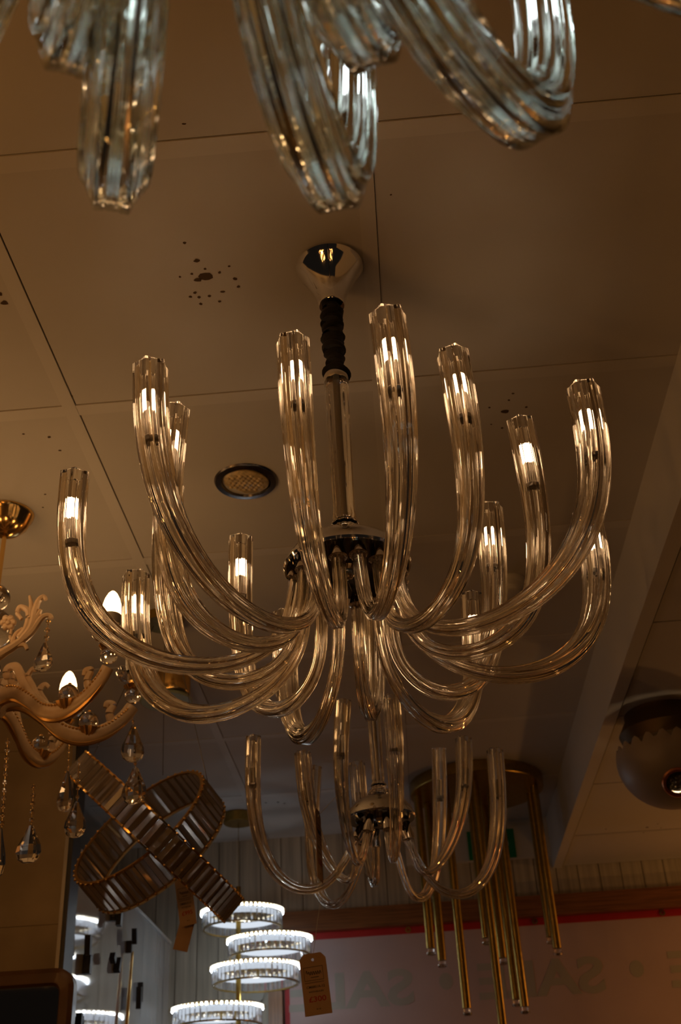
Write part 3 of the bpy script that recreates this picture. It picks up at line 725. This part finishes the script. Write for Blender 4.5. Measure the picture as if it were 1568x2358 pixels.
price_tag(427, 2075, 3.05, 38, 100, 9, 'dim brown price tag with red price hanging below the interlocked crystal rings', '£995', string=nearest(kr, aty(431, 1985, 3.0)))
price_tag(424, 2152, 3.07, 34, 66, -14, 'blank back of a brown tag hanging under another tag below the interlocked rings', blank=True, string=aty(431, 2100, 3.06))
price_tag(735, 1945, 2.44, 60, 150, 0, 'price tag turned nearly edge-on beside a left arm of the unlit glass chandelier', '£300', yawd=83, string=nearest(rear, aty(735, 1840, 2.45)))

# ------------------------------------------------------------------ black wall lamps on the white board
def wall_lamp(label, blocks):
    p0 = atx(blocks[0][0], blocks[0][1], XP)
    root = empty('wall_lamp', p0, label, 'wall lamp', 'black block wall lamps on the mirror board')
    for i, (u, v, hp, wp, t, off) in enumerate(blocks):
        p = atx(u, v, XP+off); k = pxm(u, v, p.y)
        T = Matrix.Translation(p) @ Matrix.Rotation(math.radians(t), 4, 'X')
        MB().box((-off if i else -.010, -wp*k*.45, -hp*k*.5), (.010 if not i else 0., wp*k*.45, hp*k*.5), T).build('back_plate' if i else 'lamp_block', M['blackmetal'], root, smooth=False)
wall_lamp('tall black wall lamp highest on the mirror board', [(276, 2099, 64, 17, -5, .034), (268, 2100, 40, 12, 0, .02)])
wall_lamp('offset black double block wall lamp farthest left on the mirror board', [(203, 2176, 42, 18, 8, .03), (210, 2220, 42, 18, -3, .026)])
wall_lamp('small slanted black wall lamp with a gold rod below it', [(310, 2156, 34, 11, 12, .03), (304, 2180, 26, 10, 4, .022)])
wall_lamp('small tilted black wall lamp in the middle of the mirror board', [(260, 2206, 16, 20, -30, .03), (278, 2222, 32, 14, -24, .024)])
wall_lamp('black block wall lamp low on the mirror board right of the gold rod', [(320, 2298, 46, 11, 4, .03), (329, 2284, 40, 9, 2, .02)])
wall_lamp('black block wall lamp at the bottom edge beside the walnut framed mirror', [(182, 2352, 34, 14, 0, .03), (193, 2350, 16, 10, 30, .024)])
la, lb2 = atx(305, 2192, XP+.02), atx(286, 2420, XP+.02)
ln_ = tag(MB().tube([la, la.lerp(lb2, .33), la.lerp(lb2, .66), lb2], [.005, .006, .007, .008], 10).build('line_wall_lamp', M['gold'], None, origin=la), 'thin glossy gold rod wall lamp running down the mirror board', 'wall lamp')

# ------------------------------------------------------------------ rounded mirror at the lower left
ym = 3.64; m1 = aty(172, 2225, ym); mw, mh = .62, .75
mc = Vector((m1.x-mw/2, ym, m1.z-mh/2))
mr = empty('wall_mirror', mc, 'dark framed mirror with rounded corners on the marble pier at lower left', 'mirror')
def rrect(w, h, r, n=8):
    out = []
    for cx, cz, a0 in ((w/2-r, h/2-r, 0), (-w/2+r, h/2-r, 90), (-w/2+r, -h/2+r, 180), (w/2-r, -h/2+r, 270)):
        for i in range(n+1):
            a = math.radians(a0+90*i/n); out.append((cx+r*math.cos(a), cz+r*math.sin(a)))
    return out
A = rrect(mw, mh, .06); B = rrect(mw-.03, mh-.03, .05); Cc = rrect(mw-.085, mh-.085, .028); D = rrect(mw-.10, mh-.10, .024); n = len(A)
mb = MB(); lay = [(A, ym+.045), (A, ym+.008), (B, ym), (Cc, ym+.006), (D, ym+.022)]
mb.add([(mc.x+p[0], y, mc.z+p[1]) for L_, y in lay for p in L_], [(i*n+k, i*n+(k+1) % n, (i+1)*n+(k+1) % n, (i+1)*n+k) for i in range(len(lay)-1) for k in range(n)])
mb.build('mirror_frame', M['mirrorframe'], mr)
MB().add([(mc.x+p[0]*1.005, ym+.021, mc.z+p[1]*1.005) for p in D], [tuple(range(n))]).build('mirror_glass', M['mirror'], mr, smooth=False)
MB().box((mc.x-mw/2+.05, ym+.03, mc.z-mh/2+.05), (mc.x+mw/2-.09, 3.70, mc.z+mh/2-.05)).build('back_board', M['blackmetal'], mr, smooth=False)

# ------------------------------------------------------------------ lights: shop lamps behind the camera and added fill lamps
def lamp(x, y, z, e, col=WARM, r=.035):
    l = bpy.data.lights.new('shop_and_fill_lamp', 'POINT'); l.energy = e; l.color = col; l.shadow_soft_size = r
    o = bpy.data.objects.new('shop_and_fill_lamp', l); COL.objects.link(o); o.location = (x, y, z+E); return o
W2 = (1.0, .43, .105)
def cluster(x, y, z, e, n, rad, r=.018, col=W2):
    for k in range(n):
        a = 2*PI*k/n+x; q = rad*(1 if k % 2 else .55)
        lamp(x+q*math.cos(a), y+q*math.sin(a), z+.08*(k % 3), e/n, col, r)
cluster(-1.75, .55, .55, 14.5, 5, .3); cluster(-1.0, -.85, .75, 8.5, 14, .35); cluster(.45, -1.25, .65, 3, 9, .3); lamp(-2.3, 1.9, .7, 2.2, W2)  # rear clusters stand for lamps mirrored in the canopy; left ones added for ceiling brightness
lamp(2.5, 4.9, 1.0, 10, W2, .05); lamp(1.7, 4.5, .10, 4.2, W2, .05)  # added unseen lamps that brighten the right back ceiling and the banner
for u_, v_ in ((558, 2150), (589, 2280), (501, 2385)):        # added points inside three lit rings, brightening the wall below
    q = aty(u_, v_, 4.98); lamp(q.x, q.y, q.z-.02-E, .32, (.74, .86, 1.0), .015)
cluster(.15, 1.3, -.75, .35, 9, .35); cluster(-.9, .5, -.6, .35, 8, .3)  # added unseen low lamps for warm glints on the glass undersides
w = bpy.data.worlds.new('World'); S.world = w; w.use_nodes = True
bg = w.node_tree.nodes['Background']; bg.inputs['Color'].default_value = (1, .72, .52, 1); bg.inputs['Strength'].default_value = .007

# ------------------------------------------------------------------ camera and render look
cd = bpy.data.cameras.new('camera'); cam = bpy.data.objects.new('camera', cd); COL.objects.link(cam)
m = Matrix((CR, CU, -CF)).transposed().to_4x4(); m.translation = (0, 0, E); cam.matrix_world = m
cd.sensor_fit = 'VERTICAL'; cd.sensor_height = 24; cd.lens = FPX/2358*24; cd.clip_start = .05
cd.dof.use_dof = True; cd.dof.focus_distance = 1.80; cd.dof.aperture_fstop = 5.0
S.camera = cam
S.view_settings.view_transform = 'Standard'; S.view_settings.look = 'None'; S.view_settings.exposure = 0; S.view_settings.gamma = 1
S.view_settings.use_curve_mapping = False
cy = S.cycles
cy.max_bounces = 18; cy.transmission_bounces = 16; cy.glossy_bounces = 8; cy.diffuse_bounces = 3; cy.transparent_max_bounces = 8
cy.caustics_reflective = False; cy.caustics_refractive = False; cy.use_denoising = True
cy.sample_clamp_indirect = 6; cy.sample_clamp_direct = 0
